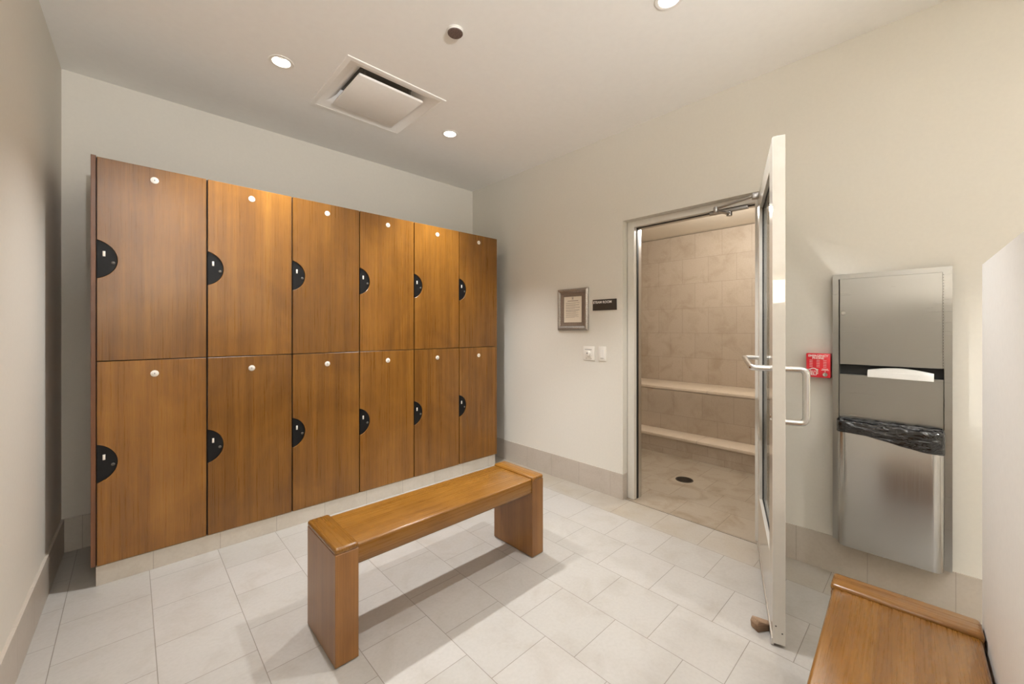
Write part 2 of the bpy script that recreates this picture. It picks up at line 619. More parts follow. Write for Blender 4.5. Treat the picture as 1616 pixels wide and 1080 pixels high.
def ceiling():
    t = bmesh.new()
    edges = []

    def loop(pts):
        vs_ = [t.verts.new((x, y, ZC)) for x, y in pts]
        for i in range(len(vs_)):
            edges.append(t.edges.new((vs_[i], vs_[(i + 1) % len(vs_)])))
    loop([(-0.7, YEND - 0.1), (XW, YEND - 0.1), (XW, YB + 0.1), (-0.7, YB + 0.1)])
    for x, y in DL:
        loop([(x + 0.047 * math.cos(2 * PI * k / 32), y + 0.047 * math.sin(2 * PI * k / 32)) for k in range(32)])
    x, y = VENT
    w = 0.300
    loop([(x - w, y - w), (x + w, y - w), (x + w, y + w), (x - w, y + w)])
    bmesh.ops.triangle_fill(t, use_beauty=True, edges=edges)
    r = bmesh.ops.extrude_face_region(t, geom=list(t.faces))
    for v in r['geom']:
        if isinstance(v, bmesh.types.BMVert):
            v.co.z += 0.13
    bmesh.ops.recalc_face_normals(t, faces=t.faces)
    b = MB()
    b._merge(t)
    return b.build('ceiling', 'ceiling', angle=0)


struct(ceiling(), 'smooth pale ceiling of the locker room', 'ceiling')
struct(MB().box(-0.7, 3.0, YB, YB + 0.1, 0, ZC + 0.02).build('wall_back', 'wall', angle=0), 'cream wall behind the lockers', 'wall')
struct(MB().box(-0.7, XW, YEND - 0.1, YEND, 0, ZC + 0.02).build('wall_front', 'wall', angle=0), 'cream wall behind the camera', 'wall')
struct(MB().prism([(xleft(YB + 0.1), YB + 0.1), (xleft(YEND - 0.1), YEND - 0.1), (xleft(YEND - 0.1) - 0.1, YEND - 0.1), (xleft(YB + 0.1) - 0.1, YB + 0.1)], 'Z', 0, ZC + 0.02)
       .build('wall_left', 'wall', angle=0), 'cream wall left of the lockers', 'wall')
struct(MB().prism([(YEND - 0.1, 0), (DOOR_Y0, 0), (DOOR_Y0, DOOR_Z), (DOOR_Y1, DOOR_Z), (DOOR_Y1, 0), (YB + 0.1, 0), (YB + 0.1, ZC + 0.02), (YEND - 0.1, ZC + 0.02)], 'X', XR, XW)
       .build('wall_right', 'wall', angle=0), 'cream wall with the steam room doorway', 'wall')

# baseboards of stone tile, 12 mm thick, flush top edge
BZ, BT = 0.194, 0.012
t_ = MB().box(XR - 0.006, XR + 0.001, DOOR_Y1 - 0.001, YB, 0, BZ)
t_.box(XR - 0.006, XR + 0.056, DOOR_Y1 - 0.005, DOOR_Y1, 0, BZ)
struct(t_.build('baseboard_right', 'tile_y', angle=0), 'stone tile baseboard between lockers and doorway', 'baseboard')
struct(MB().box(XR - 0.006, XR + 0.001, YEND, DOOR_Y0, 0, BZ).build('baseboard_right_front', 'tile_y', angle=0), 'stone tile baseboard below the towel dispenser', 'baseboard')
struct(MB().prism([(xleft(YB) - 0.001, YB), (xleft(YEND) - 0.001, YEND), (xleft(YEND) + BT, YEND), (xleft(YB) + BT, YB)], 'Z', 0, BZ, 0.001, 1)
       .build('baseboard_left', 'tile_y', angle=0), 'stone tile baseboard along the left wall', 'baseboard')
struct(MB().box(xleft(YB) + BT, XR - 0.006, YB - BT, YB + 0.001, 0, BZ).build('baseboard_back', 'tile_x', angle=0), 'stone tile baseboard left of the lockers', 'baseboard')

# low white partition beside the near bench
PA = math.atan(0.0400)
pd = Vector((math.cos(PA), math.sin(PA)))
pn = Vector((pd.y, -pd.x))
p_far = Vector((1.800, -0.0965))
p_near = p_far - pd * 1.45
struct(MB().prism([tuple(p_far), tuple(p_near), tuple(p_near + pn * 0.12), tuple(p_far + pn * 0.12)], 'Z', 0, 1.492, 0.002, 1)
       .build('wall_partition', 'partition', angle=0), 'low white partition wall beside the near bench', 'wall')

# plinth under the lockers
struct(MB().box(-0.127, 2.553, 2.922, YB - BT, 0, 0.098, 0.0008, 1).build('trim_1', 'tile_x', angle=0), 'stone tile plinth under the lockers', 'plinth')
# thin joint strip at the threshold
struct(MB().box(2.7515, 2.7555, 0.70, 1.642, -0.02, 0.0006).build('trim_2', 'drain', angle=0), 'thin dark joint strip across the doorway floor', 'threshold')

# ------------------------------------------------------------------ steam room
SX = 4.90
struct(MB().box(SX, SX + 0.1, -0.4, 3.3, 0.6655, 2.452).build('wall_steam_back', 'steam_wall', angle=0), 'tan stone tiled rear wall of the steam room', 'wall')
struct(MB().box(XW, SX + 0.1, 3.2, 3.3, 0, 2.452).build('wall_steam_left', 'steam_side', angle=0), 'tan stone tiled left wall of the steam room', 'wall')
struct(MB().box(XW, SX + 0.1, -0.4, -0.3, 0, 2.452).build('wall_steam_right', 'steam_side', angle=0), 'tan stone tiled right wall of the steam room', 'wall')
struct(MB().prism([(XW, 2.70), (SX + 0.1, 2.45), (SX + 0.1, 2.55), (XW, 2.80)], 'Y', -0.4, 3.3).build('ceiling_steam', 'steam_ceiling', angle=0), 'sloping plaster ceiling of the steam room', 'ceiling')
for y0, y1, nm in ((3.2, 3.3, 'left'), (-0.4, -0.3, 'right')):
    struct(MB().prism([(XW, 2.452), (SX + 0.1, 2.452), (XW, 2.70)], 'Y', y0, y1).build('wall_steam_%s_top' % nm, 'steam_ceiling', angle=0),
           'plaster strip above the %s steam room tiles' % nm, 'wall')

b1 = thing('tiled_bench', 'lower tan stone step bench inside the steam room', 'bench', (4.07, 1.45, 0), group='tiered steam room benches')
MB().box(0.0, 0.2545, -1.75, 1.75, 0, 0.165).build('riser', 'steam_wall', b1, 0)
MB().box(-0.012, 0.2545, -1.75, 1.75, 0.168, 0.197, 0.003).build('seat_slab', 'steam_slab', b1)['label'] = 'paler stone seat slab'
b2 = thing('tiled_bench', 'upper tan stone bench against the rear steam room wall', 'bench', (4.325, 1.45, 0), group='tiered steam room benches')
MB().box(0.003, 0.574, -1.75, 1.75, 0, 0.632).build('riser', 'steam_wall', b2, 0)
MB().box(0.0, 0.574, -1.75, 1.75, 0.635, 0.665, 0.003).build('seat_slab', 'steam_slab', b2)['label'] = 'paler stone seat slab'

dr = thing('floor_drain', 'round dark drain in the steam room floor', 'drain', (3.48, 1.492, 0))
MB().lathe([(0, 0.0004), (0.060, 0.0004), (0.062, 0.003), (0.070, 0.003), (0.072, 0.0)]).build('rim', 'drain', dr)
g_ = MB()
for k in range(-4, 5):
    x = k * 0.0125
    hw = math.sqrt(max(0.0, 0.0575 ** 2 - x * x))
    g_.box(x - 0.0035, x + 0.0035, -hw, hw, 0.0006, 0.0026)
g_.build('grate', 'drain', dr, 0)

# ------------------------------------------------------------------ lockers
LX0, LW, LYF = -0.127, 0.4505, 2.918
LZ = (0.099, 1.140)
LH = 1.040
CUT_R, CUT_S = 0.1015, 0.075
ORD = ['first', 'second', 'third', 'fourth', 'fifth', 'sixth']


def locker(x, z, label):
    t = thing('locker', label, 'locker', (x, LYF, z), group='wooden lockers along the back wall')
    g = 0.004
    x0, x1, z0, z1 = g, LW - g, 0.002, LH - 0.002
    MB().box(0.0005, LW - 0.0005, 0.0195, 0.560, 0.0005, LH - 0.0005).build('carcass', 'gap', t, 0)
    zc = 0.520
    cx = x0 + CUT_S - CUT_R
    a = math.acos((x0 - cx) / CUT_R)
    arc = [(cx + CUT_R * math.cos(w), zc + CUT_R * math.sin(w)) for w in [a - 2 * a * k / 28 for k in range(29)]]
    out = [(x0, z0), (x1, z0), (x1, z1), (x0, z1)] + arc
    d = MB().prism(out, 'Y', 0.0, 0.019, 0.0012, 1).build('door', 'locker_wood', t, 25)
    # recessed black lock plate filling the cut-out
    inner = [(cx + (CUT_R - 0.001) * math.cos(w), zc + (CUT_R - 0.001) * math.sin(w)) for w in [a - 2 * a * k / 28 for k in range(29)]]
    MB().prism(inner, 'Y', 0.006, 0.0185, 0.001, 1).build('lock_plate', 'black', d)['label'] = 'black half-round lock plate'
    MB().box(x0 + 0.020, x0 + 0.030, 0.0035, 0.007, zc + 0.016, zc + 0.043, 0.001).build('key_slot', 'white_plastic', d)['label'] = 'small white slot'
    MB().lathe([(0, 0.004), (0.005, 0.004), (0.008, 0.0015), (0.008, 0.0)], (x0 + 0.058, 0.0062, zc - 0.014), 'Y', 20).build('lock_button', 'lamp_dark', d)
    nd = (LW / 2 - 0.003, 0.0, 0.972 if z > 0.5 else 0.964)
    MB().lathe([(0, 0.002), (0.0160, 0.002), (0.0175, 0.001), (0.0175, -0.001), (0, -0.001)], nd, 'Y', 32).build('number_disc', 'white_plastic', d)['label'] = 'round white disc'
    MB().box(nd[0] - 0.0022, nd[0] + 0.0022, -0.0024, -0.0019, nd[2] - 0.004, nd[2] + 0.004).build('disc_mark', 'grey_mark', d, 0)
    return t


def copy_tree(o, parent=None):
    c = o.copy()
    C.objects.link(c)
    if parent:
        c.parent = parent
    for ch in [q for q in bpy.data.objects if q.parent == o]:
        copy_tree(ch, c)
    return c


def place_lockers():
    for row, zz in (('upper', LZ[1]), ('lower', LZ[0])):
        src = None
        for k in range(6):
            lb = 'brown wooden locker in the %s row, %s from the left' % (row, ORD[k])
            if src is None:
                src = locker(LX0 + k * LW, zz, lb)
            else:
                kids = {}
                o = src.copy()
                C.objects.link(o)
                o.location = (LX0 + k * LW, LYF, zz)
                o['label'] = lb
                for ch in src.children:
                    c = ch.copy()
                    C.objects.link(c)
                    c.parent = o
                    for g in ch.children:
                        e = g.copy()
                        C.objects.link(e)
                        e.parent = c


place_lockers()
tag(MB().box(-0.1455, -0.1272, 2.926, 3.485, 0.099, 2.186, 0.001, 1).build('end_panel', 'locker_edge', None, 0),
    'narrow dark wood end panel at the left side of the lockers', 'panel')


# ------------------------------------------------------------------ benches
def bench(label, loc, rz):
    t = thing('bench', label, 'bench', loc, rz, group='slab-ended wooden benches')
    L, D, H, T = 1.183, 0.335, 0.460, 0.093
    for x0 in (0.0, L - T):
        lg = MB().box(x0 + 0.001, x0 + T - 0.001, 0.0015, D - 0.0015, 0.004, H - 0.024, 0.002, 1).build('leg', 'leg_wood', t)
        MB().box(x0, x0 + T, 0, D, H - 0.027, H, 0.011, 4).build('cap', 'cap_wood', lg)
        MB().box(x0 + 0.006, x0 + T - 0.006, 0.008, D - 0.008, 0.0, 0.005).build('foot_pad', 'gap', lg, 0)
    MB().box(T - 0.004, L - T + 0.004, 0.006, D - 0.006, 0.367, 0.450, 0.009, 3).build('seat', 'seat_wood', t)
    return t


bench('wooden bench standing in front of the lockers', (0.565, 1.572, 0), 0)
far = Vector((1.786, -0.0935))
ba = math.atan(0.0385)
org = far - Vector((math.cos(ba), math.sin(ba))) * 1.183
bench('wooden bench against the white partition, cut off by the photo edge', (org.x, org.y, 0), ba)

# ------------------------------------------------------------------ steam room doorway: frame and open glass door
FX = 2.79
fr = bpy.data.objects.new('trim_3', None)
C.objects.link(fr)
struct(fr, 'grey metal frame of the steam room doorway', 'door frame')
FW = 0.061
o_ = MB()
o_.prism([(DOOR_Y0 + 0.001, 0), (DOOR_Y0 + FW, 0), (DOOR_Y0 + FW, DOOR_Z - 0.046), (DOOR_Y1 - FW, DOOR_Z - 0.046), (DOOR_Y1 - FW, 0), (DOOR_Y1 - 0.006, 0),
          (DOOR_Y1 - 0.006, DOOR_Z - 0.001), (DOOR_Y0 + 0.001, DOOR_Z - 0.001)], 'X', FX, FX + 0.040, 0.0015, 1)
o_.build('jamb_frame', 'door_paint', fr, 25)
o_ = MB()
q = 0.004
o_.prism([(DOOR_Y0 + FW - q, 0), (DOOR_Y0 + FW + q, 0), (DOOR_Y0 + FW + q, DOOR_Z - 0.046 - q), (DOOR_Y1 - FW - q, DOOR_Z - 0.046 - q), (DOOR_Y1 - FW - q, 0), (DOOR_Y1 - FW + q, 0),
          (DOOR_Y1 - FW + q, DOOR_Z - 0.046 + q), (DOOR_Y0 + FW - q, DOOR_Z - 0.046 + q)], 'X', FX + 0.040, FX + 0.062)
o_.build('seal', 'gasket', fr, 0)
o_ = MB()
q = 0.003
o_.prism([(DOOR_Y0 + FW - q, 0), (DOOR_Y0 + FW + q, 0), (DOOR_Y0 + FW + q, DOOR_Z - 0.046 - q), (DOOR_Y1 - FW - q, DOOR_Z - 0.046 - q), (DOOR_Y1 - FW - q, 0), (DOOR_Y1 - 0.001, 0),
          (DOOR_Y1 - 0.001, DOOR_Z - 0.001), (DOOR_Y0 + 0.001, DOOR_Z - 0.001), (DOOR_Y0 + 0.001, 0)], 'X', FX + 0.062, XW + 0.004, 0.001, 1)
o_.build('inner_jamb', 'alu', fr, 25)

# leaf: local x runs from hinge to leading edge, local y is the face turned to the lockers, z up
HX, HY = 2.730, 0.730
LA = math.radians(-161.6)
LL, LT, LZ0, LZ1 = 0.860, 0.045, 0.012, 2.095
door = bpy.data.objects.new('door_1', None)
C.objects.link(door)
door.location = (HX, HY, 0)
# columns: along = (cos LA, sin LA); the face normal (towards +Y) is the along vector turned by -90 deg
ang = LA
door.rotation_euler = (0, 0, ang)
struct(door, 'open glazed steam room door with a cream metal frame', 'door')
# after this rotation local +y points to -Y side of the room; so the locker side face is local y = 0 and the body lies at y > 0
ST, RT, RB = 0.128, 0.100, 0.320


def stile(x0, x1, z0, z1, name):
    return MB().box(x0, x1, 0, LT, z0, z1, 0.0015, 1).build(name, 'door_paint', door, 25)


stile(0, ST, LZ0, LZ1, 'hinge_stile')
ls = stile(LL - ST, LL, LZ0, LZ1, 'leading_stile')
stile(ST - 0.0005, LL - ST + 0.0005, LZ1 - RT, LZ1, 'top_rail')
br_ = stile(ST - 0.0005, LL - ST + 0.0005, LZ0, LZ0 + RB, 'bottom_rail')
MB().box(0.01, LL - 0.004, -0.004, 0.006, 0.002, 0.030, 0.001, 1).build('door_sweep', 'alu', br_, 0)
gz0, gz1, gx0, gx1 = LZ0 + RB, LZ1 - RT, ST, LL - ST
for nm, ya, yb in (('gasket', 0.0150, 0.0186), ('gasket', 0.0264, 0.0300)):
    MB().mitre((gx0, gx1, gz0, gz1), [(0, ya), (0.007, ya), (0.007, yb), (0, yb)], lambda a, b, h: Vector((a, h, b))).build(nm, 'gasket', door, 0)
MB().box(gx0 - 0.001, gx1 + 0.001, 0.0185, 0.0265, gz0 - 0.001, gz1 + 0.001).build('glass_pane', 'glass', door, 0)
# push bar on the locker side, pull handle on the other side
ZB = 1.137
MB().tube([(0.07, 0.002, ZB), (0.07, -0.072, ZB), (0.80, -0.072, ZB), (0.80, 0.002, ZB)], 0.0125, smooth=0.016).build('push_bar', 'silver', door)
MB().tube([(0.80, LT - 0.002, 1.137), (0.80, LT + 0.078, 1.137), (0.80, LT + 0.078, 0.915), (0.80, LT - 0.002, 0.915)], 0.0135, smooth=0.026).build('pull_handle', 'silver', door)
MB().lathe([(0, 0.004), (0.012, 0.004), (0.015, 0.0), (0.015, -0.001)], (0.795, 0.0, 0.93), 'Y', 20).build('bolt_cap', 'silver', door)
for k, (dy, dz) in enumerate(((0.012, 0.085), (0.034, 0.06))):
    MB().box(LL - 0.0005, LL + 0.0012, dy - 0.0025, dy + 0.0025, dz - 0.0025, dz + 0.0025, 0.0008).build('screw', 'drain', ls)

# closer arm between frame header and the leaf (world coordinates turned into the leaf's own)
Mi = (Matrix.Translation((HX, HY, 0)) @ Matrix.Rotation(ang, 4, 'Z')).inverted()


def dl(p):
    return Mi @ Vector(p)


shoe = dl((2.815, 0.92, 2.0745))
cl = MB()
cl.box(-0.013, 0.013, -0.115, 0.115, -0.010, 0.010, 0.002)
cl.xf(Matrix.Translation((2.815, 0.92, 2.0745)))
cl.xf(Mi)
co = cl.build('door_closer', 'arm_metal', door)
ar = MB()


def arm(a, b_, w, h):
    a, b_ = Vector(a), Vector(b_)
    d = (b_ - a)
    L = d.length
    m = Matrix.Translation(a) @ d.to_track_quat('X', 'Z').to_matrix().to_4x4()
    t = MB().box(0, L, -w, w, -h, h, min(w, h) * 0.5, 2)
    t.xf(m)
    me = bpy.data.meshes.new('tmp')
    t.bm.to_mesh(me)
    t.bm.free()
    ar.bm.from_mesh(me)
    bpy.data.meshes.remove(me)


E0, E1, E2 = (2.815, 0.915, 2.052), (2.690, 0.953, 2.058), (2.655, 0.712, 2.084)
arm(E0, E1, 0.013, 0.006)
arm((E1[0], E1[1], E1[2] + 0.010), (E2[0], E2[1], E2[2] + 0.006), 0.010, 0.006)
ar.lathe([(0, -0.016), (0.014, -0.016), (0.016, -0.013), (0.016, 0.016), (0.012, 0.022), (0, 0.022)], E1, seg=20)
ar.lathe([(0, -0.012), (0.017, -0.012), (0.017, 0.012), (0, 0.012)], E0, seg=20)
ar.xf(Mi)
ar.build('closer_arm', 'arm_metal', co)
bk = dl(E2)
MB().box(bk.x - 0.022, bk.x + 0.022, -0.034, 0.001, bk.z - 0.016, bk.z + 0.016, 0.004).build('closer_bracket', 'arm_metal', co)

# wooden wedge that holds the door
wd = MB().prism([(0, 0), (0.085, 0), (0.085, 0.016), (0.006, 0.048), (-0.004, 0.030)], 'Y', -0.020, 0.020, 0.003, 2)
wob = wd.build('door_wedge', 'old_wood', None, 50)
wob.location = (1.962, 0.538, 0.0)
wob.rotation_euler = (0, 0, math.radians(-35))
tag(wob, 'small worn wooden wedge on the floor holding the glass door open', 'door wedge')

# ------------------------------------------------------------------ things on the right wall
# framed notice
nf = thing('framed_notice', 'pewter framed notice hanging left of the black sign', 'framed notice', (XR, 2.118, 1.4735))
w_, h_ = 0.160, 0.176


def fw(a, b, h):
    return Vector((-h, -a, b))


MB().mitre((-w_, w_, -h_, h_), [(0, 0.001), (0, 0.012), (0.004, 0.016), (0.012, 0.024), (0.020, 0.025), (0.034, 0.016), (0.036, 0.001)], fw).build('frame', 'pewter', nf, 20)
MB().mitre((-w_, w_, -h_, h_), [(0.035, 0.014), (0.037, 0.016), (0.060, 0.009), (0.066, 0.008), (0.066, 0.001), (0.035, 0.001)], fw).build('liner', 'pewter_dark', nf, 20)
sh = MB().box(-0.006, -0.003, -w_ + 0.062, w_ - 0.062, -h_ + 0.062, h_ - 0.050).build('notice_sheet', 'notice', nf, 0)
sh.location = (0, 0, 0)
tx = MB()
rr_ = random.Random(3)
z = 0.070
tx.box(-0.0066, -0.006, -0.058, 0.056, z, z + 0.006)
z -= 0.014
for para in (2, 3, 3, 4, 2, 2, 2):
    for k in range(para):
        e = rr_.uniform(0.0, 0.02) if k < para - 1 else rr_.uniform(0.02, 0.06)
        tx.box(-0.0064, -0.006, -0.075 + e, 0.075, z, z + 0.0022)
        z -= 0.0058
    z -= 0.0042
    if z < -0.100:
        break
tx.build('printed_text', 'notice_ink', sh, 0)
em = MB()
em.mitre((-0.008, 0.008, 0.083, 0.106), [(0, 0.006), (0, 0.0066), (0.002, 0.0066), (0.002, 0.006)], fw)
em.box(-0.0066, -0.006, -0.004, 0.004, 0.088, 0.101)
em.build('printed_emblem', 'notice_ink', sh, 0)

# steam room sign
sg = thing('room_sign', 'dark sign reading STEAM ROOM beside the doorway', 'sign', (XR, 1.804, 1.4995))
MB().box(-0.008, -0.0002, -0.110, 0.110, -0.0435, 0.0435, 0.001, 1).build('plate', 'sign', sg, 0)
text_mesh('lettering', 'STEAM ROOM', 0.0275, 'white_print', sg, on_right_wall(-0.0082, 0.105, 0.0125), spacing=1.0, bold=0.0006)
bd = MB()
for k in range(9):
    for q in range(3):
        if (k * 7 + q * 5) % 3:
            bd.box(-0.0087, -0.008, 0.098 - k * 0.006, 0.0995 - k * 0.006, -0.030 + q * 0.0035, -0.0285 + q * 0.0035)
bd.build('braille', 'sign', sg, 0)

# timer plate and rocker switch
tp = thing('timer_plate', 'square white timer plate with round knob below the notice', 'timer switch', (XR, 1.953, 1.1075))
MB().box(-0.006, -0.0002, -0.056, 0.056, -0.0575, 0.0575, 0.0025, 2).build('plate', 'white_plastic', tp)
kb = MB().lathe([(0.024, 0.005), (0.024, 0.008), (0.020, 0.010), (0.019, 0.020), (0.016, 0.022), (0, 0.022)], (0, 0, -0.004), 'X', 32).build('knob', 'white_plastic', tp)
MB().box(-0.0235, -0.0215, -0.002, 0.012, -0.003, 0.007).build('pointer', 'grey_mark', kb, 0)
tw = MB()
for k in range(9):
    tw.box(-0.0066, -0.006, 0.032 - k * 0.0075, 0.0375 - k * 0.0075, 0.029, 0.0345)
tw.build('printed_text', 'grey_mark', tp, 0)
for s in (1, -1):
    MB().lathe([(0, 0.008), (0.003, 0.0075), (0.0035, 0.0055)], (0, s * 0.024, -0.042), 'X', 12).build('screw', 'grey_mark', tp)
ck = MB()
for a in (-150, -120, -90, -60, -30):
    ck.box(-0.0066, -0.006, 0.029 * math.cos(math.radians(a)) - 0.001, 0.029 * math.cos(math.radians(a)) + 0.001,
           -0.004 + 0.029 * math.sin(math.radians(a)) - 0.0015, -0.004 + 0.029 * math.sin(math.radians(a)) + 0.0015)
ck.build('dial_marks', 'grey_mark', tp, 0)
rs = thing('light_switch', 'narrow white rocker switch plate closest to the doorway', 'light switch', (XR, 1.825, 1.109))
MB().box(-0.006, -0.0002, -0.0365, 0.0365, -0.058, 0.058, 0.0025, 2).build('plate', 'white_plastic', rs)
MB().prism([(-0.0055, -0.033), (-0.0075, -0.033), (-0.0098, 0.033), (-0.0055, 0.033)], 'Y', -0.0165, 0.0165, 0.0006, 1).build('rocker', 'lamp_white', rs, 0)
MB().box(-0.0080, -0.0050, -0.014, 0.014, -0.0375, -0.0345).build('rocker_gap', 'grey_mark', rs, 0)

# emergency phone
ep = thing('emergency_phone', 'red emergency phone box on the wall left of the steel dispenser', 'emergency phone', (XR, 0.431, 1.108))
D_ = 0.046
bx = MB().box(-D_, -0.0002, -0.0525, 0.0525, -0.0645, 0.0645, 0.0025, 2).build('box', 'red', ep)
XF = -D_ - 0.0004
text_mesh('lettering', 'EMERGENCY', 0.0152, 'white_print', bx, on_right_wall(XF, 0.0, 0.0470), 'CENTER', bold=0.0004)
text_mesh('lettering', 'PHONE', 0.0152, 'white_print', bx, on_right_wall(XF, 0.0, 0.0345), 'CENTER', bold=0.0004)
text_mesh('lettering', 'PUSH FOR', 0.0105, 'white_print', bx, on_right_wall(XF, 0.047, -0.036), 'LEFT', bold=0.0002)
text_mesh('lettering', 'HELP', 0.0215, 'white_print', bx, on_right_wall(XF, 0.048, -0.053), 'LEFT', bold=0.0004)
sl = MB()
for cx_ in (0.031, 0.0, -0.029):
    for k in range(5):
        sl.box(XF - 0.0002, XF + 0.0006, cx_ - 0.007, cx_ + 0.007, 0.026 - k * 0.0085, 0.0278 - k * 0.0085)
sl.build('speaker_slots', 'white_print', bx, 0)
hs_ = MB()
pts = []
for k in range(13):
    a = PI * (0.12 + 0.76 * k / 12)
    pts.append((0.021 + 0.019 * math.cos(a), -0.027 + 0.013 * math.sin(a)))
inn = [(0.021 + 0.013 * math.cos(PI * (0.12 + 0.76 * k / 12)), -0.028 + 0.009 * math.sin(PI * (0.12 + 0.76 * k / 12))) for k in range(12, -1, -1)]
hs_.prism(pts + inn, 'X', XF - 0.0003, XF + 0.0006)
hs_.box(XF - 0.0003, XF + 0.0006, 0.000, 0.0085, -0.0265, -0.0195)
hs_.box(XF - 0.0003, XF + 0.0006, 0.0335, 0.042, -0.0265, -0.0195)
hs_.build('handset_symbol', 'white_print', bx, 0)
ln = MB()
ln.box(XF - 0.0002, XF + 0.0006, -0.043, -0.017, -0.0195, -0.0165)
ln.box(XF - 0.0002, XF + 0.0006, -0.046, -0.014, -0.0250, -0.0225)
ln.box(XF - 0.0002, XF + 0.0006, -0.032, -0.028, -0.0325, -0.0285)
ln.build('small_print', 'white_print', bx, 0)
MB().lathe([(0.011, 0.0), (0.011, 0.003), (0.0095, 0.005), (0.008, 0.0045), (0, 0.006)], (-D_, -0.030, -0.047), 'X', 24).build('push_button', 'silver', ep)['label'] = 'round silver push button'

# stainless towel dispenser and waste bin
FXD = 0.050                     # depth of the housing in front of the wall
dp = thing('towel_dispenser', 'tall stainless steel towel dispenser and waste bin on the wall', 'towel dispenser', (XR, 0.156, 0.0))
DY0, DY1, DZ0, DZ1 = -0.213, 0.213, 0.205, 1.588
f_ = MB()
f_.mitre((-DY1, -DY0, DZ0, DZ1), [(0, 0.0005), (0, FXD), (0.025, FXD), (0.025, 0.0005)], lambda a, b, h: Vector((-h, -a, b)))
fob = f_.build('housing', 'steel', dp, 20)
iy = 0.187
MB().box(-0.006, -0.0005, -iy, iy, DZ0 + 0.02, DZ1 - 0.02).build('back_plate', 'dark_void', dp, 0)
cd = MB().box(-FXD - 0.001, -0.012, -iy + 0.0035, iy - 0.0035, 1.122, 1.564, 0.0015, 1).build('cabinet_door', 'steel', dp, 0)
MB().lathe([(0, 0.004), (0.0045, 0.004), (0.0045, 0.005), (0.009, 0.005), (0.011, 0.0025), (0.011, 0)], (-FXD - 0.001, 0.168, 1.386), 'X', 24).build('lock', 'silver', cd)
hn = MB()
for k in range(34):
    hn.box(-FXD - 0.0035, -FXD, -iy - 0.001, -iy + 0.004, 1.124 + k * 0.013, 1.1345 + k * 0.013)
hn.build('hinge', 'steel', cd, 0)
MB().box(-0.044, -0.012, -iy + 0.001, iy - 0.001, 0.70, 1.070, 0.001, 1).build('front_panel', 'steel', dp, 0)
MB().box(-0.011, -0.0062, -iy, iy, 1.068, 1.124).build('towel_slot', 'dark_void', dp, 0)


def rim_loop(x0, x1, y0, y1, r, z, n=8, extra=0.0):
    """bin outline seen from above: square at the wall, rounded at the front (front is -x)."""
    pts = [(x1, y1 + extra), (x0 + r, y1 + extra)]
    for k in range(1, n):
        a = PI / 2 + (PI / 2) * k / n
        pts.append((x0 + r + (r + extra) * math.cos(a), y1 - r + (r + extra) * math.sin(a)))
    m = 28
    for k in range(m + 1):
        pts.append((x0 - extra, y1 - r - (y1 - y0 - 2 * r) * k / m))
    for k in range(1, n):
        a = PI + (PI / 2) * k / n
        pts.append((x0 + r + (r + extra) * math.cos(a), y0 + r + (r + extra) * math.sin(a)))
    pts += [(x0 + r, y0 - extra), (x1, y0 - extra)]
    return [Vector((x, y, z)) for x, y in pts]


BX0, BX1, BY, BR = -0.122, -0.0125, 0.1865, 0.034


def bin_mesh():
    t = bmesh.new()
    bz0, bz1 = 0.209, 0.828
    rows = []
    for z, e in ((bz0, -0.003), (bz0 + 0.004, 0.0), (bz1 - 0.004, 0.0), (bz1, -0.001), (bz1, -0.003), (bz0 + 0.01, -0.0035)):
        rows.append([t.verts.new(p) for p in rim_loop(BX0, BX1, -BY, BY, BR, z, extra=e)])
    for A, B in zip(rows, rows[1:]):
        for k in range(len(A) - 1):
            t.faces.new((A[k], A[k + 1], B[k + 1], B[k]))
        t.faces.new((A[-1], A[0], B[0], B[-1]))
    t.faces.new(rows[0])
    t.faces.new(rows[-1])
    bmesh.ops.recalc_face_normals(t, faces=t.faces)
    b = MB()
    b._merge(t)
    return b


bin_mesh().build('waste_bin', 'steel_v', dp, 40)['label'] = 'polished waste bin with rounded front corners'


